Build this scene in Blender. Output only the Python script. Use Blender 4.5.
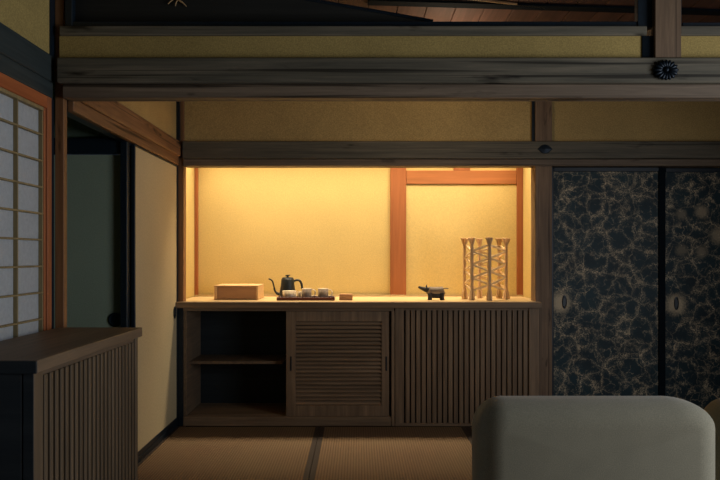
import bpy, bmesh, math, random
from mathutils import Vector, Matrix
random.seed(7)
PI = math.pi
for o in list(bpy.data.objects):
    bpy.data.objects.remove(o)
C = bpy.context.scene.collection
scn = bpy.context.scene
def lin(c):
    return tuple(((v / 255) / 12.92 if v / 255 <= .04045 else ((v / 255 + .055) / 1.055) ** 2.4) for v in c[:3]) + (1,)

# ------------------------------------------------------------------ camera, world, lights, exposure
CAMY, CAMZ, F = -4.67, 1.13, 700.0
cam_d = bpy.data.cameras.new('camera'); cam = bpy.data.objects.new('camera', cam_d); C.objects.link(cam)
cam.location = (0, CAMY, CAMZ); cam.rotation_euler = (PI / 2, 0, 0)
cam_d.sensor_width = 36; cam_d.lens = 36 * F / 720
cam_d.shift_x = 2 / 720; cam_d.shift_y = 16 / 720; cam_d.clip_start = .05
scn.camera = cam
world = bpy.data.worlds.new('world'); scn.world = world; world.use_nodes = True
bg = world.node_tree.nodes['Background']; bg.inputs[0].default_value = (.52, .70, 1.0, 1); bg.inputs[1].default_value = .42
scn.view_settings.view_transform = 'Standard'; scn.view_settings.look = 'None'
scn.view_settings.exposure = 0; scn.view_settings.gamma = 1; scn.view_settings.use_curve_mapping = False
def area(name, loc, rot, sx, sy, power, col):
    l = bpy.data.lights.new(name, 'AREA'); l.shape = 'RECTANGLE'; l.size = sx; l.size_y = sy; l.energy = power; l.color = col
    o = bpy.data.objects.new(name, l); C.objects.link(o); o.location = loc; o.rotation_euler = rot
    return o
NICHE_W = 23.0
nlamp = area('niche_strip_light', (0, .40, 2.055), (math.radians(0), 0, 0), 2.36, .20, NICHE_W, (1, .81, .56)); nlamp.data.spread = math.radians(92)
# daylight through the glazed opening of the right side wall, behind the armchairs
area('daylight_right_opening', (2.93, -3.35, 1.15), (0, math.radians(90), 0), 1.5, 1.5, 48, (.92, .95, 1.0))

# ------------------------------------------------------------------ helpers
def P(px, py, D):
    return Vector(((px - 358) / F * D, D + CAMY, CAMZ + (256 - py) / F * D))
def props(o, label=None, cat=None, group=None, kind=None):
    if label: o['label'] = label
    if cat: o['category'] = cat
    if group: o['group'] = group
    if kind: o['kind'] = kind
    return o
def empty(name, loc, label, cat, group=None, kind=None, rz=0):
    o = bpy.data.objects.new(name, None); C.objects.link(o); o.location = loc; o.rotation_euler = (0, 0, rz)
    o.empty_display_size = .05
    return props(o, label, cat, group, kind)
def link_mesh(name, me, parent=None, loc=(0, 0, 0), rot=(0, 0, 0)):
    o = bpy.data.objects.new(name, me); C.objects.link(o); o.parent = parent; o.location = loc; o.rotation_euler = rot
    return o
def bm_obj(name, bm, m, parent=None, loc=(0, 0, 0), smooth=False):
    """bmesh in local coordinates of the parent (or of loc when top level)"""
    bmesh.ops.recalc_face_normals(bm, faces=bm.faces)
    me = bpy.data.meshes.new(name); bm.to_mesh(me); bm.free(); me.materials.append(m)
    if smooth:
        for p in me.polygons: p.use_smooth = True
    return link_mesh(name, me, parent, loc)
def add_box(bm, x0, x1, y0, y1, z0, z1, bev=0, seg=1):
    r = bmesh.ops.create_cube(bm, size=1)
    vs = r['verts']
    bmesh.ops.scale(bm, vec=(x1 - x0, y1 - y0, z1 - z0), verts=vs)
    bmesh.ops.translate(bm, vec=((x0 + x1) / 2, (y0 + y1) / 2, (z0 + z1) / 2), verts=vs)
    if bev:
        es = list({e for v in vs for e in v.link_edges})
        bmesh.ops.bevel(bm, geom=es, offset=bev, segments=seg, affect='EDGES', profile=.5)
    return bm
def wpos(o):
    p = Vector((0, 0, 0))
    while o is not None:
        p = p + Vector(o.location); o = o.parent
    return p
def box(name, x0, x1, y0, y1, z0, z1, m, parent=None, bev=.002, seg=1, **kw):
    """a box given in world coordinates; origin at its base centre"""
    cx, cy = (x0 + x1) / 2, (y0 + y1) / 2
    bm = bmesh.new(); add_box(bm, x0 - cx, x1 - cx, y0 - cy, y1 - cy, 0, z1 - z0, bev, seg)
    off = wpos(parent) if parent else Vector((0, 0, 0))
    o = bm_obj(name, bm, m, parent, Vector((cx, cy, z0)) - off)
    return props(o, **kw)
def lathe(bm, prof, n=28, cx=0, cy=0, sx=1, sy=1):
    rings = []
    for r, z in prof:
        rings.append([bm.verts.new((cx + math.cos(2 * PI * i / n) * r * sx, cy + math.sin(2 * PI * i / n) * r * sy, z)) for i in range(n)])
    for a, b in zip(rings, rings[1:]):
        for i in range(n):
            bm.faces.new((a[i], a[(i + 1) % n], b[(i + 1) % n], b[i]))
    bm.faces.new(rings[0]); bm.faces.new(rings[-1])
    return bm
def tube(bm, pts, rad, n=8, flat=1.0):
    pts = [Vector(p) for p in pts]
    if not hasattr(rad, '__len__'): rad = [rad] * len(pts)
    rings = []; up = Vector((0, 0, 1))
    for i, p in enumerate(pts):
        t = (pts[min(i + 1, len(pts) - 1)] - pts[max(i - 1, 0)]).normalized()
        a = t.cross(up)
        if a.length < .1: a = t.cross(Vector((0, 1, 0)))
        a.normalize(); b = a.cross(t).normalized()
        if i and a.dot(rings_a) < 0: a = -a; b = -b
        rings_a = a
        rings.append([bm.verts.new(p + a * math.cos(2 * PI * k / n) * rad[i] * flat + b * math.sin(2 * PI * k / n) * rad[i]) for k in range(n)])
    for r, s in zip(rings, rings[1:]):
        for k in range(n):
            bm.faces.new((r[k], r[(k + 1) % n], s[(k + 1) % n], s[k]))
    bm.faces.new(rings[0]); bm.faces.new(rings[-1])
    return bm
def catmull(pts, n=6):
    pts = [Vector(p) for p in pts]; q = [pts[0]] + pts + [pts[-1]]; out = []
    for i in range(1, len(q) - 2):
        for k in range(n):
            t = k / n
            out.append(.5 * ((2 * q[i]) + (q[i + 1] - q[i - 1]) * t + (2 * q[i - 1] - 5 * q[i] + 4 * q[i + 1] - q[i + 2]) * t * t + (3 * q[i] - q[i - 1] - 3 * q[i + 1] + q[i + 2]) * t ** 3))
    out.append(pts[-1])
    return out

# ------------------------------------------------------------------ materials
class NT:
    def __init__(s, name, rough=.7, spec=.3, metal=0):
        s.m = bpy.data.materials.new(name); s.m.use_nodes = True; s.t = s.m.node_tree; s.n = s.t.nodes; s.l = s.t.links
        s.b = s.n['Principled BSDF']; s.b.inputs['Roughness'].default_value = rough
        s.b.inputs['Specular IOR Level'].default_value = spec; s.b.inputs['Metallic'].default_value = metal
        s.tc = s.n.new('ShaderNodeTexCoord')
    def new(s, k, **kw):
        n = s.n.new(k)
        for a, v in kw.items(): setattr(n, a, v)
        return n
    def link(s, a, b): s.l.new(a, b)
    def coords(s, scale=(1, 1, 1), rnd=True, rot=(0, 0, 0)):
        mp = s.new('ShaderNodeMapping'); mp.inputs['Scale'].default_value = scale; mp.inputs['Rotation'].default_value = rot
        s.link(s.tc.outputs['Object'], mp.inputs['Vector'])
        if rnd:
            oi = s.new('ShaderNodeObjectInfo'); mu = s.new('ShaderNodeMath', operation='MULTIPLY'); mu.inputs[1].default_value = 37
            s.link(oi.outputs['Random'], mu.inputs[0]); s.link(mu.outputs[0], mp.inputs['Location'])
        return mp.outputs[0]
    def noise(s, vec, scale, detail=4, rough=.55, dist=0):
        n = s.new('ShaderNodeTexNoise'); n.inputs['Scale'].default_value = scale; n.inputs['Detail'].default_value = detail
        n.inputs['Roughness'].default_value = rough; n.inputs['Distortion'].default_value = dist
        s.link(vec, n.inputs['Vector']); return n.outputs['Fac']
    def ramp(s, fac, stops):
        r = s.new('ShaderNodeValToRGB'); e = r.color_ramp.elements
        while len(e) < len(stops): e.new(.5)
        for el, (p, c) in zip(e, stops):
            el.position = p; el.color = c if len(c) == 4 else lin(c)
        s.link(fac, r.inputs[0]); return r.outputs[0]
    def mix(s, fac, a, b, mode='MIX'):
        m = s.new('ShaderNodeMix', data_type='RGBA', blend_type=mode)
        for sock, v in ((m.inputs[0], fac), (m.inputs[6], a), (m.inputs[7], b)):
            if hasattr(v, 'is_output') or hasattr(v, 'links'): s.link(v, sock)
            else: sock.default_value = v
        return m.outputs[2]
    def math(s, op, a, b=0.0, clamp=False):
        m = s.new('ShaderNodeMath', operation=op); m.use_clamp = clamp
        for sock, v in ((m.inputs[0], a), (m.inputs[1], b)):
            if hasattr(v, 'links'): s.link(v, sock)
            else: sock.default_value = v
        return m.outputs[0]
    def bump(s, h, strength=.3, dist=.002):
        b = s.new('ShaderNodeBump'); b.inputs['Strength'].default_value = strength; b.inputs['Distance'].default_value = dist
        s.link(h, b.inputs['Height']); s.link(b.outputs[0], s.b.inputs['Normal'])
    def color(s, c):
        if hasattr(c, 'links'): s.link(c, s.b.inputs['Base Color'])
        else: s.b.inputs['Base Color'].default_value = c

def wood(name, dark, light, axis='x', fine=1.0, rough=.6, spec=.3, bump=.25, var=.22, worn=0):
    s = NT(name, rough, spec)
    sc = {'x': (1.2, 26, 26), 'y': (26, 1.2, 26), 'z': (26, 26, 1.2)}[axis]
    v = s.coords(tuple(k * fine for k in sc))
    a = s.noise(v, 1.0, 6, .6, .6); b = s.noise(v, 4.0, 4, .7, .2)
    f = s.math('ADD', s.math('MULTIPLY', a, .7), s.math('MULTIPLY', b, .3))
    col = s.ramp(f, [(.32, dark), (.52, tuple((p + q) / 2 for p, q in zip(dark, light))), (.70, light)])
    if worn:
        k = {'x': (.7, 60, 60), 'y': (60, .7, 60), 'z': (60, 60, .7)}[axis]
        st = s.noise(s.coords(k), 1.0, 2, .5, .4); kn = s.noise(s.coords(tuple(3.5 if q < 2 else 14 for q in k)), 1.0, 3, .6)
        d1 = s.ramp(st, [(.30, (120, 116, 110)), (.40, (255, 255, 255))]); d2 = s.ramp(kn, [(.28, (110, 104, 98)), (.38, (255, 255, 255))])
        col = s.mix(1.0, s.mix(.9, col, d1, 'MULTIPLY'), d2, 'MULTIPLY')
    oi = s.new('ShaderNodeObjectInfo')
    hv = s.new('ShaderNodeHueSaturation'); s.link(col, hv.inputs['Color'])
    s.link(s.math('ADD', s.math('MULTIPLY', oi.outputs['Random'], var), 1 - var / 2), hv.inputs['Value'])
    s.color(hv.outputs[0]); s.bump(f, bump, .002)
    return s.m
def plaster(name, c, amp=.16, scale=170, rough=.95):
    s = NT(name, rough, .1); v = s.coords()
    a = s.noise(v, scale, 3, .7); b = s.noise(v, 2.2, 4, .6)
    lo = tuple(k * (1 - amp) for k in c); hi = tuple(min(255, k * (1 + amp)) for k in c)
    col = s.ramp(a, [(.35, lo), (.65, hi)])
    col = s.mix(.35, col, s.ramp(b, [(.3, lo), (.7, hi)]))
    s.color(col); s.bump(a, .35, .002)
    return s.m
def plain(name, c, rough=.5, spec=.4, metal=0, scale=60, amp=.12):
    s = NT(name, rough, spec, metal); v = s.coords(); a = s.noise(v, scale, 3)
    s.color(s.ramp(a, [(.3, tuple(k * (1 - amp) for k in c)), (.7, tuple(min(255, k * (1 + amp)) for k in c))]))
    return s.m

M = {}
M['beam'] = wood('old_beam_wood', (78, 76, 66), (134, 124, 106), 'x', worn=1, rough=.62)
M['beam_low'] = wood('old_lintel_wood', (90, 78, 66), (144, 126, 106), 'x', worn=1, rough=.6)
M['beam_y'] = wood('left_lintel_wood', (108, 76, 50), (164, 120, 84), 'y', worn=1, rough=.55)
M['beam_dark_y'] = wood('dark_beam_wood', (40, 50, 52), (74, 80, 78), 'y')
M['post'] = wood('post_wood', (94, 76, 60), (146, 120, 94), 'z', worn=1)
M['post_brown'] = wood('brown_post_wood', (120, 84, 54), (170, 124, 84), 'z', worn=1)
M['orange_y'] = wood('orange_frame_wood', (152, 82, 46), (190, 112, 66), 'y', bump=.1)
M['orange_z'] = wood('orange_jamb_wood', (146, 84, 50), (184, 114, 74), 'z', bump=.1)
M['cedar_z'] = wood('cedar_post_wood', (138, 82, 46), (172, 106, 62), 'z', bump=.08, var=.08)
M['cedar_x'] = wood('cedar_rail_wood', (144, 90, 50), (178, 112, 66), 'x', bump=.08, var=.08)
M['kumiko'] = wood('lattice_wood', (128, 112, 78), (166, 148, 108), 'z', bump=.05)
M['cab_z'] = wood('cabinet_wood_upright', (104, 86, 68), (158, 132, 104), 'z', rough=.55, var=.18)
M['cab_x'] = wood('cabinet_wood_level', (104, 86, 68), (158, 132, 104), 'x', rough=.55, var=.18)
M['cab_y'] = wood('cabinet_wood_deep', (92, 78, 64), (138, 116, 92), 'y', rough=.5, var=.1)
M['cab_front'] = wood('front_cabinet_wood', (84, 70, 54), (124, 106, 84), 'z', rough=.55, var=.12)
M['cab_dark'] = wood('darkened_cabinet_wood', (28, 34, 38), (44, 50, 52), 'x', rough=.7)  # near-black: shade of the open bay and cabinet end put into colour
M['counter'] = wood('counter_wood', (176, 150, 106), (208, 182, 134), 'x', rough=.45, bump=.08)
M['counter_edge'] = wood('counter_edge_wood', (104, 86, 66), (150, 124, 96), 'x', rough=.5)
M['ochre'] = plaster('ochre_plaster', (186, 158, 104))
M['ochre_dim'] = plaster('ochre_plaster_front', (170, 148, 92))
M['niche'] = plaster('niche_paper', (204, 180, 118), amp=.06, scale=120)
M['green'] = plaster('green_grey_paper', (150, 164, 144), amp=.06)
M['green_wall'] = plaster('green_grey_plaster', (120, 140, 122), amp=.08)
M['beige'] = plaster('beige_paper', (202, 186, 148), amp=.05, scale=90)
M['black'] = plain('black_lacquer', (20, 32, 42), .4, .4)
M['blackmatt'] = plain('black_void', (16, 24, 31), .9, .1)
M['iron'] = plain('blackened_metal', (22, 32, 42), .42, .5, .6)
M['ceil'] = wood('red_brown_board', (66, 48, 42), (96, 68, 58), 'y', rough=.7)
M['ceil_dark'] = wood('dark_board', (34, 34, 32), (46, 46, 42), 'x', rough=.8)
M['pale_wood'] = wood('pale_box_wood', (196, 158, 110), (222, 188, 140), 'x', bump=.05)
M['box_panel'] = wood('box_panel_wood', (164, 122, 86), (190, 148, 108), 'x', bump=.08)
M['tray'] = plain('tray_lacquer', (78, 34, 28), .35, .5)
M['kettle'] = plain('kettle_black', (34, 40, 42), .42, .5, .2)
M['cup'] = plain('grey_stoneware', (136, 122, 106), .6, .3)
M['cup_rim'] = plain('pale_glaze', (226, 214, 190), .35, .5)
M['glass'] = plain('frosted_glass', (200, 184, 156), .25, .5)
M['figure'] = wood('figurine_wood', (96, 84, 72), (140, 126, 108), 'x', fine=2, bump=.1)
M['figure_dark'] = plain('figurine_dark', (44, 44, 46), .6, .3)
M['straw'] = wood('dried_straw', (190, 156, 116), (236, 206, 162), 'z', fine=3, rough=.6, bump=.5)
M['straw_light'] = wood('pale_straw', (214, 184, 138), (248, 226, 182), 'z', fine=3, rough=.45, bump=.3)
M['emit'] = None
s = NT('strip_diffuser'); s.b.inputs['Emission Color'].default_value = (1, .72, .38, 1); s.b.inputs['Emission Strength'].default_value = 3; M['emit'] = s.m
s = NT('fill_lantern_paper'); s.color(lin((230, 215, 180))); s.b.inputs['Emission Color'].default_value = (1, .76, .50, 1); s.b.inputs['Emission Strength'].default_value = 9; M['lantern'] = s.m  # glow of the added lantern that warms the upper back walls
# tatami: ribs run along Y
s = NT('tatami_straw', .85, .15); v = s.coords(rnd=False)
w = s.new('ShaderNodeTexWave', wave_type='BANDS', bands_direction='X'); w.inputs['Scale'].default_value = 20.9; w.inputs['Distortion'].default_value = .25; w.inputs['Detail Scale'].default_value = 3
s.link(v, w.inputs['Vector'])
vv = s.coords((30, 900, 1)); fib = s.noise(vv, 1, 2); big = s.noise(s.coords(), 1.6, 3)
c1 = s.ramp(w.outputs['Fac'], [(.15, (84, 70, 56)), (.6, (126, 106, 84))])
c2 = s.mix(.25, c1, s.ramp(fib, [(.3, (90, 74, 58)), (.7, (134, 112, 90))]))
c3 = s.mix(.25, c2, s.ramp(big, [(.3, (128, 92, 68)), (.7, (140, 120, 86))]))
s.color(c3); s.bump(w.outputs['Fac'], .6, .003); M['tatami'] = s.m
s = NT('tatami_border_cloth', .7, .3); v = s.coords((900, 300, 1)); a = s.noise(v, 1, 2)
s.color(s.ramp(a, [(.3, (46, 38, 32)), (.7, (62, 50, 42))])); M['heri'] = s.m
# shoji paper
s = NT('shoji_paper', .9, .1); v = s.coords(); a = s.noise(v, 60, 5, .7)
s.n.remove(s.b); out = s.n['Material Output']
tr = s.new('ShaderNodeBsdfTranslucent'); df = s.new('ShaderNodeBsdfDiffuse'); mx = s.new('ShaderNodeMixShader'); mx.inputs[0].default_value = .62
c = s.ramp(a, [(.3, (214, 212, 208)), (.7, (232, 230, 226))])
s.link(c, tr.inputs[0]); s.link(c, df.inputs[0]); s.link(df.outputs[0], mx.inputs[1]); s.link(tr.outputs[0], mx.inputs[2]); s.link(mx.outputs[0], out.inputs[0])
M['paper'] = s.m
# fabric
s = NT('grey_wool_fabric', .95, .15); v = s.coords(rnd=False); a = s.noise(v, 300, 3, .85); b = s.noise(v, 9, 3)
s.color(s.mix(.3, s.ramp(a, [(.3, (118, 116, 100)), (.7, (166, 160, 138))]), s.ramp(b, [(.3, (130, 127, 110)), (.7, (156, 150, 130))])))
s.bump(a, .4, .002); s.b.inputs['Sheen Weight'].default_value = .25; M['fabric'] = s.m
# dark crackled foil paper of the right doors; wear spots in the leaf's own metres (origin at leaf base centre)
def foil(name, wears, seed):
    s = NT(name, .55, .3)
    sep = s.new('ShaderNodeMapping'); sep.inputs['Location'].default_value = (seed, seed * 1.7, 0)
    s.link(s.tc.outputs['Object'], sep.inputs['Vector']); v = sep.outputs[0]
    nz = s.new('ShaderNodeTexNoise'); nz.inputs['Scale'].default_value = 9; nz.inputs['Detail'].default_value = 6; nz.inputs['Roughness'].default_value = .7
    s.link(v, nz.inputs['Vector'])
    sub = s.new('ShaderNodeVectorMath', operation='SUBTRACT'); sub.inputs[1].default_value = (.5, .5, .5); s.link(nz.outputs['Color'], sub.inputs[0])
    scl = s.new('ShaderNodeVectorMath', operation='SCALE'); scl.inputs['Scale'].default_value = .14; s.link(sub.outputs[0], scl.inputs[0])
    add = s.new('ShaderNodeVectorMath', operation='ADD'); s.link(v, add.inputs[0]); s.link(scl.outputs[0], add.inputs[1])
    def cracks(scale, width, seedoff):
        mp = s.new('ShaderNodeMapping'); mp.inputs['Location'].default_value = (seedoff, 0, seedoff); s.link(add.outputs[0], mp.inputs['Vector'])
        # a flat voronoi cut: squash the depth axis
        mp.inputs['Scale'].default_value = (1, 0, 1)
        vo = s.new('ShaderNodeTexVoronoi', feature='DISTANCE_TO_EDGE'); vo.inputs['Scale'].default_value = scale; s.link(mp.outputs[0], vo.inputs['Vector'])
        m = s.new('ShaderNodeMapRange'); m.inputs[1].default_value = 0; m.inputs[2].default_value = width; m.inputs[3].default_value = 1; m.inputs[4].default_value = 0
        s.link(vo.outputs['Distance'], m.inputs[0]); return m.outputs[0]
    l1 = cracks(8.0, .042, 0); l2 = cracks(14, .05, 3.3)
    mask = s.new('ShaderNodeMapRange'); mask.inputs[1].default_value = .42; mask.inputs[2].default_value = .62
    s.link(s.noise(v, 14, 5, .7), mask.inputs[0])
    speck = s.new('ShaderNodeMapRange'); speck.inputs[1].default_value = .44; speck.inputs[2].default_value = .6
    s.link(s.noise(v, 130, 3, .7), speck.inputs[0])
    lines = s.math('MAXIMUM', s.math('MULTIPLY', l1, s.math('ADD', s.math('MULTIPLY', mask.outputs[0], .8), .3)), s.math('MULTIPLY', s.math('MULTIPLY', l2, mask.outputs[0]), .8))
    lines = s.math('MULTIPLY', lines, s.math('ADD', s.math('MULTIPLY', speck.outputs[0], .75), .25), True)
    halo = s.math('MULTIPLY', s.math('MULTIPLY', cracks(8.0, .2, 0), mask.outputs[0]), s.math('POWER', speck.outputs[0], 2.0))
    lines = s.math('MAXIMUM', lines, s.math('MULTIPLY', halo, .8))
    tot = lines
    for (wx, wz, r, k) in wears:
        gr = s.new('ShaderNodeVectorMath', operation='DISTANCE'); s.link(s.tc.outputs['Object'], gr.inputs[0]); gr.inputs[1].default_value = (wx, -.017, wz)
        mr = s.new('ShaderNodeMapRange'); mr.inputs[1].default_value = 0; mr.inputs[2].default_value = r; mr.inputs[3].default_value = 1.1; mr.inputs[4].default_value = 0
        s.link(gr.outputs['Value'], mr.inputs[0])
        rg = s.math('SUBTRACT', s.math('ADD', mr.outputs[0], s.noise(v, 70, 5, .85)), .95, True)
        rg = s.math('MULTIPLY', s.math('MULTIPLY', rg, 2.6, True), k)
        tot = s.math('MAXIMUM', tot, rg)
    base = s.ramp(s.noise(v, 7, 4), [(.3, (12, 36, 44)), (.7, (24, 54, 62))])
    col = s.mix(tot, base, lin((250, 224, 182)))
    s.color(col); s.bump(tot, .15, .001)
    return s.m

# ================================================================== SETTING
ID = Vector((0, 0, 0))
def struct(name, label, cat, *b, mat, bev=.002, **kw):
    o = box(name, *b, M[mat] if isinstance(mat, str) else mat, None, bev, label=label, cat=cat, kind='structure', **kw)
    return o
# floor: subfloor with tatami mats
fl = struct('floor', 'woven straw mat floor in front of the slatted cabinets, dark cloth borders', 'floor', -2.6, 3.1, -7.1, .9, -.12, -.05, mat='blackmatt')
def mat_(x0, x1, y0, y1):
    t = box('tatami_mat', x0 + .001, x1 - .001, y0, y1, -.05, 0, M['tatami'], fl, .004)
    tw = wpos(t)
    for a, b in ((x0 + .001, x0 + .030), (x1 - .030, x1 - .001)):
        box('mat_border', a, b, y0 - .001, y1 + .001, -.045, .0025, M['heri'], t, .001, label='dark cloth edging')
for x0, x1 in ((-1.21, -.25), (-.25, .71), (.71, 1.67), (1.67, 2.63)):
    mat_(x0, x1, -1.72, -.035)
for j in range(3):
    for x0, x1 in ((-1.21, -.25), (-.25, .71), (.71, 1.67), (1.67, 2.63)):
        mat_(x0, x1, -1.84 - 1.75 * (j + 1), -1.84 - 1.75 * j)
box('edge_board', 2.63, 3.05, -7.08, -.035, -.05, 0, M['cab_y'], fl)
box('corridor_board', -2.5, -1.30, -1.72, -.02, -.05, -.005, M['cab_y'], fl)
struct('trim_1', 'wooden floor threshold between front and back room', 'threshold', -1.21, 3.05, -1.84, -1.72, -.05, .004, mat='beam_low')
struct('trim_2', 'black lacquered door track along foot of beige sliding door', 'threshold', -1.30, -1.195, -1.72, -.035, -.05, .03, mat='black')

# ---- back plane: posts, lintel, upper plaster
struct('trim_3', 'brown post at left end of lit alcove', 'post', -1.27, -1.165, 0, .075, -.05, 2.4, mat='post_brown')
struct('trim_4', 'grey-brown post between lit alcove and dark patterned doors', 'post', 1.183, 1.295, 0, .12, -.05, 2.4, mat='post')
back_l = empty('trim_5', (0, -.02, 1.73), 'long grey-brown lintel beam above lit alcove and dark doors', 'beam', kind='structure')
box('lintel', -1.165, 3.05, -.012, .1, 1.73, 1.775, M['beam_low'], back_l, .003)
box('rail_board', -1.165, 3.05, -.028, .09, 1.777, 1.892, M['beam'], back_l, .004)
bw = empty('wall_back', (0, .05, 0), 'ochre plaster wall strip above the alcove and doors', 'wall', kind='structure')
box('plaster_panel', -1.165, 1.165, .03, .10, 1.892, 2.41, M['ochre'], bw, 0)
box('plaster_panel', 1.295, 3.05, .03, .10, 1.892, 2.41, M['ochre'], bw, 0, label='browner ochre panel right of the post')
box('edge_strip', 1.165, 1.183, .012, .10, 1.892, 2.41, M['black'], bw, 0, label='black edge strip beside the post')
# ---- niche shell
nl = struct('wall_niche_left', 'lit narrow left side wall of the alcove', 'wall', -1.28, -1.232, .075, .66, .79, 2.086, mat='niche', bev=0)
nr = struct('wall_niche_right', 'lit narrow right side wall of the alcove', 'wall', 1.243, 1.29, .12, .66, .79, 2.086, mat='niche', bev=0)
nb = empty('wall_niche_back', (0, .63, .79), 'glowing yellow back wall of the alcove with cedar framing', 'wall', kind='structure')
box('paper_panel', -1.232, .25, .622, .66, .79, 2.086, M['niche'], nb, 0)
box('paper_panel', .35, 1.20, .612, .66, .79, 1.68, M['niche'], nb, 0)
box('paper_panel', .35, .725, .622, .66, 1.77, 2.086, M['niche'], nb, 0)
box('paper_panel', .83, 1.20, .622, .66, 1.77, 2.086, M['niche'], nb, 0)
box('cedar_post', -1.232, -1.206, .598, .64, .79, 2.086, M['cedar_z'], nb, .002)
box('cedar_post', .243, .362, .595, .64, .79, 2.086, M['cedar_z'], nb, .003)
box('cedar_post', 1.196, 1.243, .598, .64, .79, 2.086, M['cedar_z'], nb, .002)
box('cedar_rail', .362, 1.196, .604, .645, 1.672, 1.775, M['cedar_x'], nb, .003)
box('cedar_block', .722, .845, .604, .645, 1.775, 2.086, M['cedar_z'], nb, .002)
box('back_batten', -1.232, 1.243, .588, .597, .826, .838, M['counter'], nb, .001)
struct('ceiling_niche', 'hidden ceiling board of the lit alcove', 'ceiling', -1.28, 1.29, .1, .66, 2.086, 2.15, mat='counter_edge')
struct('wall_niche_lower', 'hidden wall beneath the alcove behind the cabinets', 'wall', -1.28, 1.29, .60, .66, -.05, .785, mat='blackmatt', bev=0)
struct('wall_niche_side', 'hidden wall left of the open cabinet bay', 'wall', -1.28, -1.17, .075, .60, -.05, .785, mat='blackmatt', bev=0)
# strip light, a thing
st = empty('strip_light', (0, .40, 2.06), 'slim warm strip light under the alcove ceiling', 'lamp')
box('housing', -1.18, 1.18, .29, .51, 2.068, 2.085, M['iron'], st)
box('diffuser', -1.17, 1.17, .30, .50, 2.06, 2.068, M['emit'], st)
# ---- dark crackle doors on the right
def hikite(parent, x, y, z, rx, rz, n=20):
    bm = bmesh.new(); rings = []
    for sc, dy in ((1.0, 0), (1.0, -.004), (.78, -.005), (.7, -.001), (.0, -.001)):
        rings.append([bm.verts.new((math.cos(2 * PI * i / n) * rx * sc, dy, math.sin(2 * PI * i / n) * rz * sc)) for i in range(n)] if sc else [bm.verts.new((0, dy, 0))])
    for a, b in zip(rings, rings[1:]):
        for i in range(n):
            bm.faces.new((a[i], a[(i + 1) % n], b[(i + 1) % n], b[i]) if len(b) > 1 else (a[i], a[(i + 1) % n], b[0]))
    o = bm_obj('door_pull', bm, M['black'], parent, Vector((x, y, z)) - wpos(parent)); return o
def dark_door(name, x0, x1, y, label, wears, hx, hz, seed, stl=.022):
    d = empty(name, ((x0 + x1) / 2, y, .03), label, 'door', kind='structure')
    z0, z1 = .03, 1.728; fr = M['black']
    box('frame_stile', x0, x0 + stl, y, y + .03, z0, z1, fr, d, .003); box('frame_stile', x1 - .045, x1, y - .004, y + .03, z0, z1, M['blackmatt'], d, .003)
    box('frame_rail', x0 + stl, x1 - .03, y, y + .03, z1 - .03, z1, fr, d, .003); box('frame_rail', x0 + stl, x1 - .03, y, y + .03, z0, z0 + .03, fr, d, .003)
    cx = (x0 + x1) / 2
    box('patterned_paper', x0 + stl, x1 - .03, y + .006, y + .026, z0 + .03, z1 - .03, foil('crackled_foil_' + name, [((a - cx), b - z0 - .03, r, k) for a, b, r, k in wears], seed), d, 0)
    hikite(d, hx, y + .006, hz, .016, .046)
dark_door('door_1', 1.297, 2.07, .045, 'near-black sliding door with gold crackle pattern beside the post', [(1.37, .815, .15, .6)], 1.392, .82, 1.3)
dark_door('door_2', 2.06, 2.96, .085, 'near-black crackle sliding door at right edge, worn pale patches', [(2.16, .80, .15, .6), (2.337, 1.43, .10, .36), (2.20, 1.41, .08, .22), (2.337, 1.157, .09, .26), (2.20, 1.17, .09, .2), (2.455, 1.27, .13, .36)], 2.165, .808, 8.1, .03)
struct('wall_behind_doors', 'dark wall behind the patterned doors', 'wall', 1.295, 3.05, .15, .2, -.05, 2.4, mat='blackmatt')

# ---- left wall of the back room
lk = empty('trim_6', (-1.2, -.9, 1.73), 'brown lintel running back above the beige sliding door', 'beam', kind='structure')
box('lintel', -1.215, -1.188, -1.745, -.03, 1.733, 1.79, M['beam_y'], lk, .003)
box('inner_track', -1.265, -1.216, -1.745, -.03, 1.736, 1.79, M['black'], lk, .001)
box('rail_board', -1.27, -1.176, -1.745, -.03, 1.79, 1.888, M['beam_y'], lk, .004)
lw = empty('wall_left', (-1.2, -.9, 1.888), 'ochre plaster above the brown left lintel', 'wall', kind='structure')
box('plaster_panel', -1.27, -1.205, -1.745, -.03, 1.888, 2.41, M['ochre'], lw, 0)
box('edge_strip', -1.29, -1.185, -.03, 0, 1.888, 2.41, M['black'], lw, 0, label='black corner strip')
def side_door(name, x, y0, y1, label, pull=True):
    d = empty(name, (x, (y0 + y1) / 2, .03), label, 'door', kind='structure')
    z0, z1 = .03, 1.732
    box('frame_stile', x - .022, x, y0, y0 + .012, z0, z1, M['black'], d, .002); box('frame_stile', x - .022, x, y1 - .03, y1, z0, z1, M['black'], d, .002)
    box('frame_rail', x - .022, x, y0 + .012, y1 - .03, z1 - .012, z1, M['black'], d, .002); box('frame_rail', x - .022, x, y0 + .012, y1 - .03, z0, z0 + .03, M['black'], d, .002)
    box('beige_paper', x - .02, x - .004, y0 + .012, y1 - .03, z0 + .03, z1 - .012, M['beige'], d, 0)
    if pull:
        bm = bmesh.new(); lathe(bm, [(.0001, 0), (.024, 0), (.026, .006), (.02, .008), (.018, .003), (.0001, .003)], 20)
        bmesh.ops.rotate(bm, cent=(0, 0, 0), matrix=Matrix.Rotation(PI / 2, 3, 'Y'), verts=bm.verts)
        bmesh.ops.scale(bm, vec=(1, 1, 1.6), verts=bm.verts)
        bm_obj('door_pull', bm, M['black'], d, Vector((x - .004, y1 - .085, .76)) - wpos(d))
side_door('door_3', -1.199, -.905, -.001, 'beige paper sliding door lit warm, left of the cabinets')
side_door('door_4', -1.235, -.90, -.02, 'second beige sliding door hidden behind the lit one', False)
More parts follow.
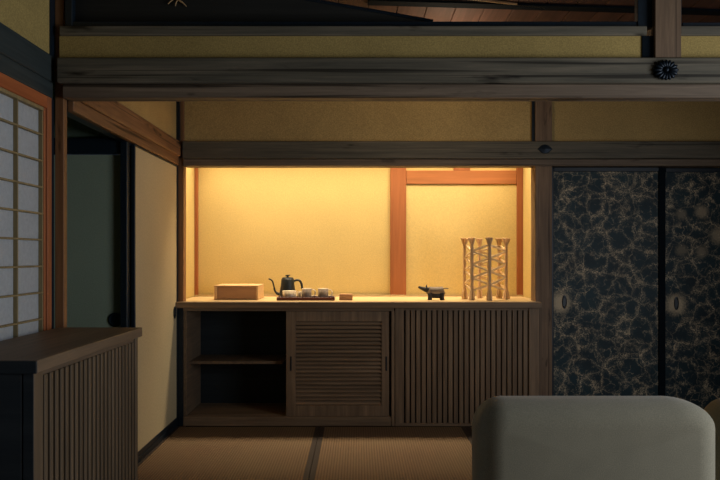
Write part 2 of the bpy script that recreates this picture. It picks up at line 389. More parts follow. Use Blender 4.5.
# ---- side corridor with green grey door
struct('wall_corridor_front', 'dark near end wall of the side corridor', 'wall', -2.5, -1.31, -1.84, -1.78, -.05, 2.4, mat='green_wall', bev=0)
struct('wall_corridor_left', 'dark far wall of the side corridor', 'wall', -2.5, -2.42, -1.78, 0, -.05, 2.4, mat='green_wall', bev=0)
gw = struct('wall_corridor_back', 'dark green plaster above the green grey door', 'wall', -2.42, -1.24, -.91, -.85, 1.757, 2.4, mat='green_wall', bev=0)
struct('trim_7', 'black lintel over the green grey door', 'beam', -2.42, -1.262, -.95, -.85, 1.672, 1.757, mat='black')
struct('trim_8', 'black post at edge of the beige sliding door', 'post', -1.258, -1.222, -.965, -.922, -.005, 1.757, mat='black')
gd = empty('door_5', (-1.7, -.88, 0), 'dim green grey sliding door with round black pull', 'door', kind='structure')
box('green_paper', -2.1, -1.265, -.93, -.91, .03, 1.67, M['green'], gd, 0)
box('frame_rail', -2.1, -1.265, -.94, -.90, 0, .03, M['black'], gd)
box('frame_stile', -1.265, -1.259, -.94, -.90, 0, 1.67, M['black'], gd)
bm = bmesh.new(); lathe(bm, [(.0001, 0), (.036, 0), (.038, .005), (.03, .008), (.027, .002), (.0001, .002)], 24)
bmesh.ops.rotate(bm, cent=(0, 0, 0), matrix=Matrix.Rotation(PI / 2, 3, 'X'), verts=bm.verts)
bm_obj('door_pull', bm, M['black'], gd, Vector((-1.296, -.93, .79)) - wpos(gd))
struct('ceiling_corridor', 'dark board ceiling of the side corridor', 'ceiling', -2.5, -1.3, -1.78, 0, 2.4, 2.43, mat='ceil_dark')

# ---- near partition plane (front faces at D = 2.85, Y = -1.82)
YN = -1.82
np_ = empty('trim_9', (0, YN, 1.777), 'big weathered beam across the top between the two rooms', 'beam', kind='structure')
box('lintel', -1.205, 3.05, YN, YN + .075, 1.775, 1.831, M['beam_low'], np_, .004)
box('rail_board', -1.22, 3.05, YN - .02, YN + .065, 1.832, 1.934, M['beam'], np_, .005)
pw = empty('wall_transom', (0, YN, 1.942), 'narrow ochre plaster band above the big beam', 'wall', kind='structure')
box('plaster_panel', -1.22, 1.16, YN + .01, YN + .06, 1.935, 2.028, M['ochre_dim'], pw, 0)
box('plaster_panel', 1.311, 3.05, YN + .01, YN + .06, 1.935, 2.028, M['ochre_dim'], pw, 0)
box('edge_strip', 1.16, 1.205, YN + .005, YN + .06, 1.935, 2.028, M['blackmatt'], pw, 0, label='dark strip for the shadow beside the short post')  # the post's shadow on the plaster, put in as a dark strip
ts = empty('trim_10', (0, YN, 2.028), 'grey sill of the open transom above the plaster band', 'sill', kind='structure')
box('sill', -1.215, 1.175, YN - .005, YN + .07, 2.028, 2.066, M['beam'], ts, .003)
box('sill', 1.311, 3.05, YN - .005, YN + .07, 2.028, 2.066, M['beam'], ts, .003)
struct('trim_11', 'short weathered post standing on the big beam at top right', 'post', 1.205, 1.311, YN - .012, YN + .09, 1.935, 2.45, mat='post')
tf = empty('trim_12', (0, YN, 2.066), 'black frame of the open transom near the ceiling', 'frame', kind='structure')
box('frame_rail', -1.2, 1.145, YN + .02, YN + .045, 2.066, 2.092, M['black'], tf)
box('frame_stile', 1.145, 1.205, YN + .015, YN + .05, 2.066, 2.40, M['black'], tf)
box('frame_stile', -1.2, -1.17, YN + .015, YN + .05, 2.066, 2.40, M['black'], tf)
box('frame_rail', 1.33, 3.05, YN + .02, YN + .045, 2.066, 2.088, M['black'], tf)
box('frame_stile', 1.311, 1.325, YN + .015, YN + .05, 2.066, 2.40, M['black'], tf)
box('frame_rail', -1.2, 3.05, YN + .02, YN + .045, 2.37, 2.40, M['black'], tf)
struct('trim_13', 'worn brown post at left between paper window and dark doorway', 'post', -1.245, -1.209, -1.795, -1.760, -.05, 2.45, mat='post_brown')

# ---- left wall of the front room
XL = -1.245
fw = empty('wall_left_front', (XL, -3, 1.77), 'ochre plaster with dark beams above the paper window', 'wall', kind='structure')
box('plaster_panel', XL - .06, XL - .004, -7, -1.838, 1.947, 2.5, M['ochre_dim'], fw, 0)
box('edge_strip', XL - .06, XL, -1.838, -1.796, 1.942, 2.5, M['black'], fw, 0, label='black corner post')
box('upper_beam', XL - .08, XL + .0, -7, -1.80, 1.84, 1.947, M['beam_dark_y'], fw, .004)
box('lower_beam', XL - .08, XL - .004, -7, -1.80, 1.772, 1.84, M['beam_dark_y'], fw, .004)
box('plaster_panel', XL - .06, XL - .01, -7, -3.93, -.05, 1.772, M['ochre_dim'], fw, 0)
box('corner_post', XL - .06, XL - .002, -1.835, -1.797, -.05, 1.772, M['black'], fw, .002, label='black corner post')
wi = empty('window_1', (XL, -2.6, .0), 'white paper lattice screen window at left edge with orange wood frame', 'window', kind='structure')
# frame: D from 2.805 (x 47..52) back
def yD(px, d=0.0): return F * (1.245 + d) / (358 - px) + CAMY
box('jamb', XL - .05, XL + .0, yD(47.5), yD(51.8), .0, 1.772, M['orange_z'], wi, .002)
box('head_rail', XL - .05, XL + .0, -3.9, yD(47.5), 1.722, 1.771, M['orange_y'], wi, .002)
box('jamb', XL - .05, XL, -3.93, -3.9, 0, 1.772, M['orange_z'], wi, .002)
box('kick_board', XL - .04, XL - .012, -3.9, yD(44), .0, .36, M['cab_y'], wi, .002)
ys = yD(43.2, .008)
box('pale_stile', XL - .03, XL - .006, ys + .001, yD(47.3), 0, 1.722, M['orange_z'], wi, .001)
box('pale_rail', XL - .034, XL - .006, -3.9, ys, 1.708, 1.722, M['kumiko'], wi, .001)
yb = yD(18.4, .008); pitch = ys - yb
vy = [ys - pitch * k for k in range(7)]
rows = [1.708] + [1.612 - .1045 * k for k in range(13)]
for y in vy:
    if y > -3.9: box('muntin', XL - .025, XL - .008, y - .006, y, .36, 1.708, M['kumiko'], wi, .001)
for z in rows[1:]:
    if z > .37:
        box('crossbar', XL - .022, XL - .007, -3.9, ys, z - .0035, z + .0035, M['kumiko'], wi, .001)
for i in range(6):
    for a, b in zip(rows, rows[1:]):
        if b > .3: box('pane', XL - .0265, XL - .025, max(vy[i + 1], -3.9), vy[i], max(b, .36), a, M['paper'], wi, 0)

# ---- ceilings
cb = empty('ceiling', (0, -.8, 2.4), 'reddish brown board ceiling of the back room seen through the transom', 'ceiling', kind='structure')
x = -1.3
while x < 3.0:
    box('ceiling_board', x + .0025, x + .1495, -1.74, .1, 2.4, 2.415, M['ceil'], cb, .003); x += .15
box('backing', -1.3, 3.05, -1.74, .1, 2.416, 2.44, M['blackmatt'], cb, 0)
def bar(name, a, b, w, h, m, parent):
    a = Vector(a); b = Vector(b); d = (b - a); L = d.length
    bm = bmesh.new(); add_box(bm, 0, L, -w / 2, w / 2, -h, 0, .002)
    o = bm_obj(name, bm, m, parent, a - wpos(parent)); o.rotation_euler = (0, math.atan2(-d.z, math.hypot(d.x, d.y)), math.atan2(d.y, d.x)); return o
bar('ceiling_joist', (.05, -1.19, 2.398), (2.6, -.98, 2.398), .07, .010, M['blackmatt'], cb)
bar('pale_batten', (.35, -1.29, 2.398), (.95, -1.115, 2.398), .008, .010, M['pale_wood'], cb)
# added dark slant-edged sheet filling the transom's left part, pale twig on it
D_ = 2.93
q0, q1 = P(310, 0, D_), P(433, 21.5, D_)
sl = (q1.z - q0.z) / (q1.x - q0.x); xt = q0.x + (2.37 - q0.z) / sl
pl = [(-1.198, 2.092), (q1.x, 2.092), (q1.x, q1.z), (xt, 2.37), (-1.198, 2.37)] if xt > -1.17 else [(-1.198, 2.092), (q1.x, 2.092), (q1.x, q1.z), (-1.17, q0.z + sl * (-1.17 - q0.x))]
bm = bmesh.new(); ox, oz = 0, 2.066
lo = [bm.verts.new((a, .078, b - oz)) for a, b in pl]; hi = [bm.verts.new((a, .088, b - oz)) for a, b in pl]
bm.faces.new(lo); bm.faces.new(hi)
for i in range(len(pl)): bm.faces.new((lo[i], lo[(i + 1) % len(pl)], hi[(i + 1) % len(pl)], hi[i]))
bm_obj('dark_fill_sheet', bm, M['ceil_dark'], tf)['label'] = 'dark added sheet with slanting edge in the transom'
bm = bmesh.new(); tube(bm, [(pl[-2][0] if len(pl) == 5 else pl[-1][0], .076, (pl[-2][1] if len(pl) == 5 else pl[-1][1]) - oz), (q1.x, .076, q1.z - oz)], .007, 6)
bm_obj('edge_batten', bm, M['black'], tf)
q = lambda px, py: P(px, py, 2.92) - Vector(tf.location)
bm = bmesh.new(); tube(bm, catmull([q(174, -8), q(179, 0), q(183, 3), q(186.5, 6.5)], 4), [.0045] * 4 + [.004] * 4 + [.003, .0026, .0022, .002, .0018], 7)
tube(bm, catmull([q(178, -1), q(176, 3), q(175.5, 6)], 4), .0022, 6); tube(bm, catmull([q(176, -3), q(171, 1), q(168, 4)], 4), .0022, 6)
bm_obj('twig', bm, M['pale_wood'], tf, smooth=True)['label'] = 'small pale forked twig'
struct('ceiling_front', 'plain board ceiling of the front room', 'ceiling', -1.35, 3.1, -7.1, -1.74, 2.46, 2.5, mat='ceil_dark')
# ---- right and rear walls
rw = empty('wall_right', (3.0, -3.5, 0), 'plaster wall at far right with a glazed opening', 'wall', kind='structure')
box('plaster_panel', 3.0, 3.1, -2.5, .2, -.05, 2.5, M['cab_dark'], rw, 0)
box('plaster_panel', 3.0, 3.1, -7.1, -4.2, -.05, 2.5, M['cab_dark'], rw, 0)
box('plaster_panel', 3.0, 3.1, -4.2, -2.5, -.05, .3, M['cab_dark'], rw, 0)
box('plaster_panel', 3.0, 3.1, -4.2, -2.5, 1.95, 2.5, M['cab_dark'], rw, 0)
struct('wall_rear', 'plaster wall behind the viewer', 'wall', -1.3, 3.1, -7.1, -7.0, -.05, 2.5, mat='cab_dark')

# ================================================================== nail covers
nc = empty('nail_cover', P(666, 70, 2.82), 'black chrysanthemum metal boss on the big beam below the short post', 'ornament')
loc = nc.location
bm = bmesh.new(); lathe(bm, [(.0001, .0), (.043, .0), (.044, .006), (.012, .010), (.0001, .010)], 24)
bmesh.ops.rotate(bm, cent=(0, 0, 0), matrix=Matrix.Rotation(PI / 2, 3, 'X'), verts=bm.verts); bmesh.ops.scale(bm, vec=(1.12, 1, .84), verts=bm.verts)
bmesh.ops.translate(bm, vec=(0, .01, 0), verts=bm.verts)
bm_obj('base', bm, M['iron'], nc, smooth=False)
bm = bmesh.new(); bmesh.ops.create_icosphere(bm, subdivisions=2, radius=1); bmesh.ops.scale(bm, vec=(.018, .009, .0075), verts=bm.verts); bmesh.ops.translate(bm, vec=(.029, -.001, 0), verts=bm.verts)
pm = bpy.data.meshes.new('petal'); bm.to_mesh(pm); bm.free(); pm.materials.append(M['iron'])
for p in pm.polygons: p.use_smooth = True
for k in range(16):
    o = link_mesh('petal', pm, nc, (0, 0, 0), (0, 2 * PI * k / 16, 0)); a = 2 * PI * k / 16; f = 1 + .1 * math.cos(2 * a); o.scale = (f, 1, 1)
bm = bmesh.new(); bmesh.ops.create_icosphere(bm, subdivisions=2, radius=.011); bm_obj('boss', bm, M['iron'], nc, (0, -.004, 0), True)
n2 = P(545, 149, 4.64)
bm = bmesh.new()
outl = [(-.050, 0), (-.036, .013), (-.020, .027), (0, .031), (.020, .027), (.036, .013), (.050, 0), (.036, -.013), (.020, -.027), (0, -.031), (-.020, -.027), (-.036, -.013)]
A = [bm.verts.new((x, .004, z)) for x, z in outl]; B = [bm.verts.new((x * .9, -.003, z * .9)) for x, z in outl]; c0 = bm.verts.new((0, -.006, 0))
bm.faces.new(A)
for i in range(12):
    j = (i + 1) % 12; bm.faces.new((A[i], A[j], B[j], B[i])); bm.faces.new((B[i], B[j], c0))
n2.y = -.032
props(bm_obj('nail_cover', bm, M['iron'], None, n2), 'small black diamond-shaped metal plate on the lintel above the right post', 'ornament')

# ================================================================== built-in cabinet and counter
YF = -.02
ct = empty('counter', (0, .25, .785), 'long pale wooden counter top of the lit alcove above the cabinets', 'counter')
box('slab', -1.225, 1.235, .06, .587, .79, .826, M['counter'], ct, .001)
box('front_edge', -1.216, 1.213, -.055, -.002, .786, .826, M['counter_edge'], ct, .002, label='darker front edge strip')
box('slab_front', -1.163, 1.181, -.002, .06, .79, .8265, M['counter'], ct, 0)
# left cabinet with open bay and louvre door
cab = empty('cabinet', (-.47, .2, 0), 'low dark wood cabinet with open shelf bay and louvred sliding door', 'cabinet')
zc = lambda py, D=4.65: CAMZ - (py - 256) * D / F
xc = lambda px, D=4.65: (px - 358) / F * D
box('top_rail', -1.163, xc(394), YF, .05, .764, .785, M['cab_x'], cab, .002)
box('side_panel', -1.163, -1.14, YF + .01, .40, .065, .764, M['cab_y'], cab, .001)
box('side_panel', xc(391.5), xc(394.5), YF - .002, .55, 0, .764, M['cab_z'], cab, .001)
box('base_rail', -1.163, xc(391), YF, .03, 0, .062, M['cab_x'], cab, .003)
box('bottom_board', -1.14, xc(391), .03, .55, .045, .065, M['cab_x'], cab, .001)
box('end_filler', -1.199, -1.164, -.018, -.001, .0, .785, M['black'], cab, .001, label='black filler strip')
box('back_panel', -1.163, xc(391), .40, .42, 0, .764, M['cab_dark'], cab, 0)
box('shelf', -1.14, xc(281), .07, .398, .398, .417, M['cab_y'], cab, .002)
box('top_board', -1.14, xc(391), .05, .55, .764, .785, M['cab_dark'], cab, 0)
def louvre_door():
    x0, x1, z0, z1 = xc(286), xc(389), .064, .762
    d = empty('louvre_door', Vector(((x0 + x1) / 2, 0, z0)) - wpos(cab), None, None); d.parent = cab
    xi0, xi1, zi0, zi1 = xc(295.5), xc(381.5), zc(405.5), zc(321.5)
    y0, y1 = YF + .004, YF + .028
    bm = bmesh.new(); c = wpos(d)
    for b in ((x0, xi0, z0, z1), (xi1, x1, z0, z1), (xi0, xi1, z0, zi0), (xi0, xi1, zi1, z1)):
        add_box(bm, b[0] - c.x, b[1] - c.x, y0 - c.y, y1 - c.y, b[2] - c.z, b[3] - c.z, .0015)
    bm_obj('door_frame', bm, M['cab_z'], d)
    n = 21; p = (zi1 - zi0) / n
    bm = bmesh.new(); L = xi1 - xi0
    add_box(bm, -L / 2, L / 2, -.012, .012, -.0035, .0035, .001)
    bmesh.ops.rotate(bm, cent=(0, 0, 0), matrix=Matrix.Rotation(math.radians(52), 3, 'X'), verts=bm.verts)
    me = bpy.data.meshes.new('slat'); bm.to_mesh(me); bm.free(); me.materials.append(M['cab_x'])
    for k in range(n):
        link_mesh('slat', me, d, Vector(((xi0 + xi1) / 2, (y0 + y1) / 2, zi0 + p * (k + .5))) - c)
    for hx in (290.8, 386.3):
        box('handle', xc(hx) - .005, xc(hx) + .005, y0 - .004, y0 + .002, zc(371), zc(356.5), M['black'], d, .002, label='black slot pull')
louvre_door()
# slatted cabinet on the right
sc = empty('cabinet', (.6, .2, 0), 'low cabinet fronted with upright dark wood slats under the straw ornament', 'cabinet')
X0, X1 = xc(395), xc(539.5)
box('frame_stile', X0, xc(404), YF, .02, .018, .785, M['cab_z'], sc, .002)
box('frame_stile', xc(529), X1 - .002, YF, -.002, .018, .785, M['cab_z'], sc, .002)
box('top_rail', xc(404), xc(529), YF + .008, .02, .768, .785, M['cab_x'], sc, .001)
box('base_rail', X0, 1.181, YF - .004, -.002, 0, .018, M['cab_x'], sc, .001)
box('carcass', X0 + .001, 1.181, .022, .56, 0, .784, M['blackmatt'], sc, 0)
n = 23; a, b = xc(405), xc(528.3); p = (b - a) / n
bm = bmesh.new(); add_box(bm, -p * .38, p * .38, 0, .018, 0, .75, .0015)
me = bpy.data.meshes.new('slat'); bm.to_mesh(me); bm.free(); me.materials.append(M['cab_z'])
for k in range(n):
    link_mesh('slat', me, sc, Vector((a + p * (k + .5), YF + .002, .018)) - wpos(sc))

# ================================================================== foreground cabinet at left
fz = .84; fx0, fx1, fy0, fy1 = -1.222, -.883, 1.939 + CAMY, 2.847 + CAMY
fc = empty('cabinet', ((fx0 + fx1) / 2, (fy0 + fy1) / 2, 0), 'slatted dark wood cabinet in the left foreground below the paper window', 'cabinet', rz=-.015)
box('top', fx0, fx1, fy0 + .006, fy1, fz - .036, fz, M['cab_y'], fc, .002)
bx1 = fx1 - .012; by0, by1 = fy0 + .012, fy1 - .018
box('corner_stile', bx1 - .03, bx1, by0, by0 + .055, 0, fz - .036, M['cab_front'], fc, .002)
box('corner_stile', bx1 - .03, bx1, by1 - .03, by1, 0, fz - .036, M['cab_front'], fc, .002)
box('carcass', fx0 + .015, bx1 - .022, by0 + .008, by1 - .004, .02, fz - .037, M['blackmatt'], fc, 0)
box('top_rail', bx1 - .022, bx1 - .006, by0 + .055, by1 - .03, fz - .052, fz - .036, M['cab_y'], fc, .001)
box('base_rail', bx1 - .022, bx1 - .002, by0 + .055, by1 - .03, 0, .03, M['cab_y'], fc, .001)
box('end_cap_shade', fx0, fx1 - .0005, fy0 - .001, fy0 + .006, fz - .036, fz - .001, M['cab_dark'], fc, .001, label='front end of the top, coloured dark as unlit')
box('end_panel', fx0 + .012, bx1 - .034, by0 - .002, by0 + .008, .02, fz - .037, M['cab_dark'], fc, .002, label='flat end panel, coloured dark as unlit')
box('end_stile_shade', bx1 - .030, bx1 - .001, by0 - .002, by0 - .0003, 0, fz - .036, M['cab_dark'], fc, .001)  # dark end pieces put the shade of the unlit end into colour
n = 22; a, b = by0 + .06, by1 - .034; p = (b - a) / n
bm = bmesh.new(); add_box(bm, -.018, 0, -p * .29, p * .29, 0, fz - .036 - .016 - .03, .0015)
me = bpy.data.meshes.new('slat'); bm.to_mesh(me); bm.free(); me.materials.append(M['cab_front'])
for k in range(n):
    link_mesh('slat', me, fc, Vector((bx1 - .002, a + p * (k + .5), .03)) - wpos(fc))

# ================================================================== lounge chairs
def rounded_back(w, h, rl, rr, rr_h, z0, thick, bev):
    """rounded outline in XZ, extruded along Y, its edges softly rolled; returns a bmesh"""
    def outline(ins):
        out = []; f = lambda r: max(r - ins, .004)
        X, Z, B = w / 2 - ins, h - ins, z0 + ins
        def arc(cx, cz, rx, rz, a0, a1, n=10):
            for i in range(n + 1):
                t = a0 + (a1 - a0) * i / n; out.append((cx + math.cos(t) * rx, cz + math.sin(t) * rz))
        arc(X - f(rr), Z - f(rr_h), f(rr), f(rr_h), 0, PI / 2); arc(-X + f(rl), Z - f(rl), f(rl), f(rl), PI / 2, PI)
        arc(-X + f(.06), B + f(.06), f(.06), f(.06), PI, 1.5 * PI, 5); arc(X - f(.06), B + f(.06), f(.06), f(.06), 1.5 * PI, 2 * PI, 5)
        return out
    bm = bmesh.new(); rings = []; m = 9
    for side in (0, 1):
        for k in range(m + 1):
            t = k / m * PI / 2
            ins = bev * (1 - math.sin(t)) if side == 0 else bev * (1 - math.cos(t))
            y = bev * (1 - math.cos(t)) if side == 0 else thick - bev * (1 - math.sin(t))
            rings.append([bm.verts.new((a, y, b)) for a, b in outline(ins)])
    N = len(rings[0])
    for r, s_ in zip(rings, rings[1:]):
        for i in range(N): bm.faces.new((r[i], r[(i + 1) % N], s_[(i + 1) % N], s_[i]))
    for ring in (rings[0], rings[-1]):
        c = Vector((0, 0, 0))
        for v in ring: c += v.co
        cv = bm.verts.new(c / N)
        for i in range(N): bm.faces.new((ring[i], ring[(i + 1) % N], cv))
    return bm
def chair(px0, px1, ptop, D, label, rl, rr, rrh, rz=0, sw=1):
    S = F / (D + .12); xa = (px0 - 358) / S; xb = (px1 - 358) * (D + .06) / F; w = xb - xa; h = CAMZ - (ptop - 256) / S
    t = empty('lounge_chair', ((xa + xb) / 2, D + CAMY, 0), label, 'chair', 'grey lounge chairs facing the alcove', rz=rz)
    bm = rounded_back(w, h, rl, rr, rrh, .2, .2, .085)
    bm_obj('backrest', bm, M['fabric'], t, smooth=True)
    bm = bmesh.new(); add_box(bm, -w / 2 + .15, w / 2 - .06, .16, .74, .16, .30, .03, 4); bm_obj('seat_base', bm, M['fabric'], t, smooth=True)
    bm = bmesh.new(); add_box(bm, -w / 2 + .15, w / 2 - .06, .17, .76, .30, .43, .045, 5); bm_obj('seat_cushion', bm, M['fabric'], t, smooth=True)
    for sx in (-1, 1):
        for y in (.1, .68):
            bm = bmesh.new(); tube(bm, [(sx * (w / 2 - .2), y, .002), (sx * (w / 2 - .21), y, .21)], [.013, .019], 10); bm_obj('leg', bm, M['post'], t)
    return t
chair(472, 716, 396, 2.2, 'grey fabric lounge chair seen from behind at lower right', .10, .15, .09)
chair(702, 940, 397, 2.42, 'lounge chair cut off at the right edge behind the nearer one', .10, .15, .09)

# ================================================================== things on the counter
CT = .8265
def ground_D(py): return (CAMZ - CT) * F / (py - 256)
# wooden box
t = empty('wooden_box', (-.83, .36, CT), 'low pale wooden box at the left end of the counter', 'box')
bx0, bx1_, by0_, by1_, bh = -.993, -.69, .16, .46, .100
box('back_board', bx0, bx1_, by1_ - .012, by1_, CT, CT + bh, M['pale_wood'], t)
box('side_board', bx0, bx0 + .02, by0_, by1_ - .012, CT, CT + bh - .008, M['pale_wood'], t)
box('side_board', bx1_ - .014, bx1_, by0_, by1_ - .012, CT, CT + bh - .008, M['pale_wood'], t)
box('front_panel', bx0 + .02, bx1_ - .014, by0_ + .004, by0_ + .014, CT + .006, CT + bh - .008, M['box_panel'], t, label='redder brown front panel')
box('bottom_board', bx0 + .02, bx1_ - .014, by0_ + .014, by1_ - .012, CT + .002, CT + .01, M['pale_wood'], t)
box('foot_rail', bx0 + .02, bx1_ - .014, by0_ + .001, by0_ + .014, CT, CT + .006, M['pale_wood'], t, .001)
box('lid', bx0 - .002, bx1_ + .001, by0_ - .002, by1_ - .012, CT + bh - .008, CT + bh, M['pale_wood'], t, .001)
# tray
ty0, ty1 = .10, .27
t = empty('tray', (-.345, .185, CT), 'dark red-brown lacquer tray under the two cups', 'tray')
tx0, tx1 = (276.5 - 358) / F * 4.77, (334.5 - 358) / F * 4.77
box('base', tx0 + .004, tx1 - .004, ty0 + .004, ty1 - .004, CT + .004, CT + .012, M['tray'], t, .002)
for b in ((tx0, tx1, ty0, ty0 + .008), (tx0, tx1, ty1 - .008, ty1), (tx0, tx0 + .008, ty0 + .008, ty1 - .008), (tx1 - .008, tx1, ty0 + .008, ty1 - .008)):
    box('rim', *b, CT, CT + .022, M['tray'], t, .002)
TT = CT + .012
# kettle
kx = (287.2 - 358) / F * 5.0
t = empty('kettle', (kx, .365, CT), 'black gooseneck kettle behind the tray', 'kettle')
sK = F / 5.03
bm = bmesh.new(); lathe(bm, [(.0001, 0), (.060, 0), (.064, .006), (.062, .02), (.050, .095), (.046, .135), (.042, .142), (.0001, .142)], 32); bm_obj('body', bm, M['kettle'], t, smooth=True)
bm = bmesh.new(); lathe(bm, [(.0001, .141), (.041, .142), (.041, .148), (.03, .151), (.0001, .152)], 28); lid = bm_obj('lid', bm, M['kettle'], t, smooth=False)
bm = bmesh.new(); lathe(bm, [(.0001, .151), (.008, .151), (.008, .16), (.018, .163), (.018, .168), (.0001, .170)], 20); bm_obj('knob', bm, M['kettle'], lid)
bm = bmesh.new(); tube(bm, catmull([(-.052, 0, .030), (-.075, 0, .034), (-.092, 0, .055), (-.100, 0, .09), (-.112, 0, .125), (-.137, 0, .140)], 6), [.011] * 8 + [.0075] * 8 + [.0055] * 15, 10); bm_obj('spout', bm, M['kettle'], t, smooth=True)
bm = bmesh.new(); tube(bm, catmull([(.044, 0, .122), (.065, 0, .130), (.088, 0, .124), (.100, 0, .100), (.104, 0, .066)], 6), .0085, 10); bm_obj('handle', bm, M['kettle'], t, smooth=True)
# glass dish and small jar on tray
def vessel(name, px, r, h, y, label, cat, mat, rim=None, handle=False, zb=TT, group=None, taper=.92):
    D = y - CAMY; t = empty(name, ((px - 358) / F * D, y, zb), label, cat, group)
    bm = bmesh.new(); lathe(bm, [(.0001, 0), (r * taper, 0), (r, .006), (r, h), (r - .003, h), (r - .004, .008), (.0001, .007)], 28); bm_obj('bowl', bm, mat, t, smooth=True)
    if rim:
        bm = bmesh.new(); lathe(bm, [(r - .004, h - .004), (r + .0008, h - .004), (r + .001, h + .001), (r - .004, h + .001)], 28); bm_obj('rim', bm, rim, t)
    if handle:
        bm = bmesh.new(); tube(bm, catmull([(r - .002, 0, h * .86), (r + .016, 0, h * .86), (r + .026, 0, h * .62), (r + .020, 0, h * .30), (r - .002, 0, h * .2)], 5), .0038, 8); bm_obj('handle', bm, M['cup_rim'], t, smooth=True)
    return t
vessel('glass_dish', 289.5, .048, .05, .18, 'low frosted glass dish at left end of the tray', 'dish', M['glass'], M['cup_rim'])
vessel('small_jar', 299.8, .016, .045, .21, 'small pale jar between glass dish and first cup', 'jar', M['glass'], M['cup_rim'])
vessel('cup', 306.8, .034, .067, .17, 'grey stoneware mug in the middle of the tray', 'cup', M['cup'], M['cup_rim'], True, group='grey mugs on the tray')
vessel('cup', 323.2, .036, .067, .17, 'grey stoneware mug at right end of the tray', 'cup', M['cup'], M['cup_rim'], True, group='grey mugs on the tray')
# little wooden block (tray of coasters)
t = empty('wooden_block', ((346 - 358) / F * 4.84, .17, CT), 'small reddish wooden block right of the tray', 'block')
for k in range(3):
    box('coaster', (339.3 - 358) / F * 4.8, (352.5 - 358) / F * 4.8, .13, .21, CT + .014 * k, CT + .014 * k + .0135, M['box_panel'], t, .001)
# animal figurine
t = empty('animal_figurine', ((436 - 358) / F * 4.83, .16, CT), 'small carved dog-like animal figurine looking left on the counter', 'figurine')
bm = bmesh.new()
V = [(-.052, 0, .062), (-.02, 0, .060), (.02, 0, .060), (.047, 0, .064)]
tube(bm, catmull([(-.054, 0, .066), (-.047, 0, .064), (-.01, 0, .062), (.03, 0, .063), (.050, 0, .064), (.056, 0, .066)], 4), [.010] + [.024] * 3 + [.029] * 13 + [.026, .022, .018, .006][:4], 14)
body = bm_obj('body', bm, M['figure'], t, smooth=True)
bm = bmesh.new()
tube(bm, catmull([(-.042, 0, .070), (-.064, 0, .070), (-.092, 0, .079), (-.122, 0, .090)], 4), [.022, .021, .020, .019, .018, .017, .016, .0145, .013, .0115, .010, .0088, .0075], 12)
head = bm_obj('head', bm, M['figure_dark'], t, smooth=True)
for sy in (-1, 1):
    bm = bmesh.new(); tube(bm, [(-.062, sy * .010, .078), (-.066, sy * .013, .092), (-.064, sy * .014, .106)], [.008, .007, .0015], 8, .5); bm_obj('ear', bm, M['figure_dark'], head, smooth=True)
    for sx in (-.040, .040):
        bm = bmesh.new(); tube(bm, [(sx, sy * .015, .050), (sx * 1.02, sy * .017, .026), (sx * 1.05, sy * .017, .010), (sx * 1.07, sy * .017, .0005)], [.016, .014, .013, .015], 10); bm_obj('leg', bm, M['figure_dark'], t, smooth=True)
bm = bmesh.new(); tube(bm, catmull([(.048, 0, .078), (.064, 0, .080), (.086, 0, .079)], 4), .0042, 8); bm_obj('tail', bm, M['figure'], t, smooth=True)
bm = bmesh.new(); tube(bm, [(-.052, 0, .038), (-.047, 0, .036), (.047, 0, .036), (.052, 0, .038)], [.014, .024, .024, .014], 12); bm_obj('belly', bm, M['figure_dark'], t, smooth=True)
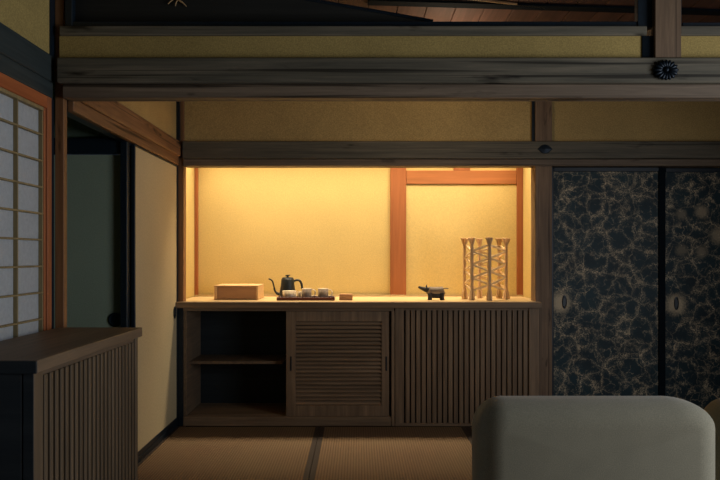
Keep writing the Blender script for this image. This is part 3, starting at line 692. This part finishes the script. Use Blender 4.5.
# straw ornament: six bundles in a ring laced with crossing strands
oD = 4.92; oy = oD + CAMY - .0
oc = Vector((.896, oy, CT)); R_ = .147; H = .432
t = empty('straw_ornament', oc, 'tall openwork straw ornament of laced bundles at right end of counter', 'ornament')
angs = [math.radians(k) for k in (3, 39, 96, 180, 221, 270)]
def bundle(ang, k):
    cx, cy = math.cos(ang) * R_, math.sin(ang) * R_
    rnd = random.Random(k)
    bm = bmesh.new(); ns = 12
    for i in range(ns):
        a = 2 * PI * i / ns; r0 = .0085 if i % 3 else .004; fl_ = .027 * rnd.uniform(.75, 1.1) if i % 3 else .009
        w = rnd.uniform(-.2, .2)
        pts = [(cx + math.cos(a) * fl_ * .75, cy + math.sin(a) * fl_ * .75, 0.001), (cx + math.cos(a) * r0 * 1.7, cy + math.sin(a) * r0 * 1.7, .05),
               (cx + math.cos(a + w) * r0, cy + math.sin(a + w) * r0, .075), (cx + math.cos(a + w) * r0, cy + math.sin(a + w) * r0, H - .075),
               (cx + math.cos(a) * r0 * .8, cy + math.sin(a) * r0 * .8, H - .055), (cx + math.cos(a) * fl_, cy + math.sin(a) * fl_, H - rnd.uniform(0, .006))]
        tube(bm, pts, [.0055, .005, .0042, .0042, .0042, .0062], 5)
    return bm_obj('straw_bundle', bm, M['straw'], t)
for k, a in enumerate(angs): bundle(a, k)
levels = 4; z_lo, z_hi = .062, H - .050; step = (z_hi - z_lo) / 3.5
for k in range(6):
    a0, a1 = angs[k], angs[(k + 1) % 6]
    p0 = Vector((math.cos(a0) * R_, math.sin(a0) * R_, 0)); p1 = Vector((math.cos(a1) * R_, math.sin(a1) * R_, 0))
    off0 = 0 if k % 2 == 0 else .5; off1 = .5 - off0
    for j in range(5):
        for (u, v_) in ((j + off0, j + off1), (j + off0, j + off1 - (1 if off1 > off0 else -1))):
            if 0 <= u <= 3.5 and 0 <= v_ <= 3.5:
                A_ = p0 + Vector((0, 0, z_lo + step * u)); B_ = p1 + Vector((0, 0, z_lo + step * v_))
                mid = (A_ + B_) / 2; outw = Vector((mid.x, mid.y, 0)).normalized() * (.004 if v_ > u else -.003)
                bm = bmesh.new(); tube(bm, [A_ + outw * .3, mid + outw, B_ + outw * .3], [.0060, .0088, .0060], 6, .6)
                bm_obj('straw_strand', bm, M['straw_light'], t)
# added fill lamp shaped as a paper lantern, unseen behind the big beam
LX, LY, LZ = .5, -.85, 2.02
t = empty('added_fill_lantern', (LX, LY, LZ), 'added fill lamp, a small round paper lantern unseen behind the big beam', 'lamp')
bm = bmesh.new(); lathe(bm, [(.05, .02), (.105, .06), (.13, .12), (.105, .18), (.05, .22)], 24); lsh = bm_obj('lamp_shade', bm, M['lantern'], t, smooth=True)
bm = bmesh.new(); tube(bm, [(0, 0, .22), (0, 0, .38)], .006, 8); bm_obj('cord', bm, M['iron'], t)
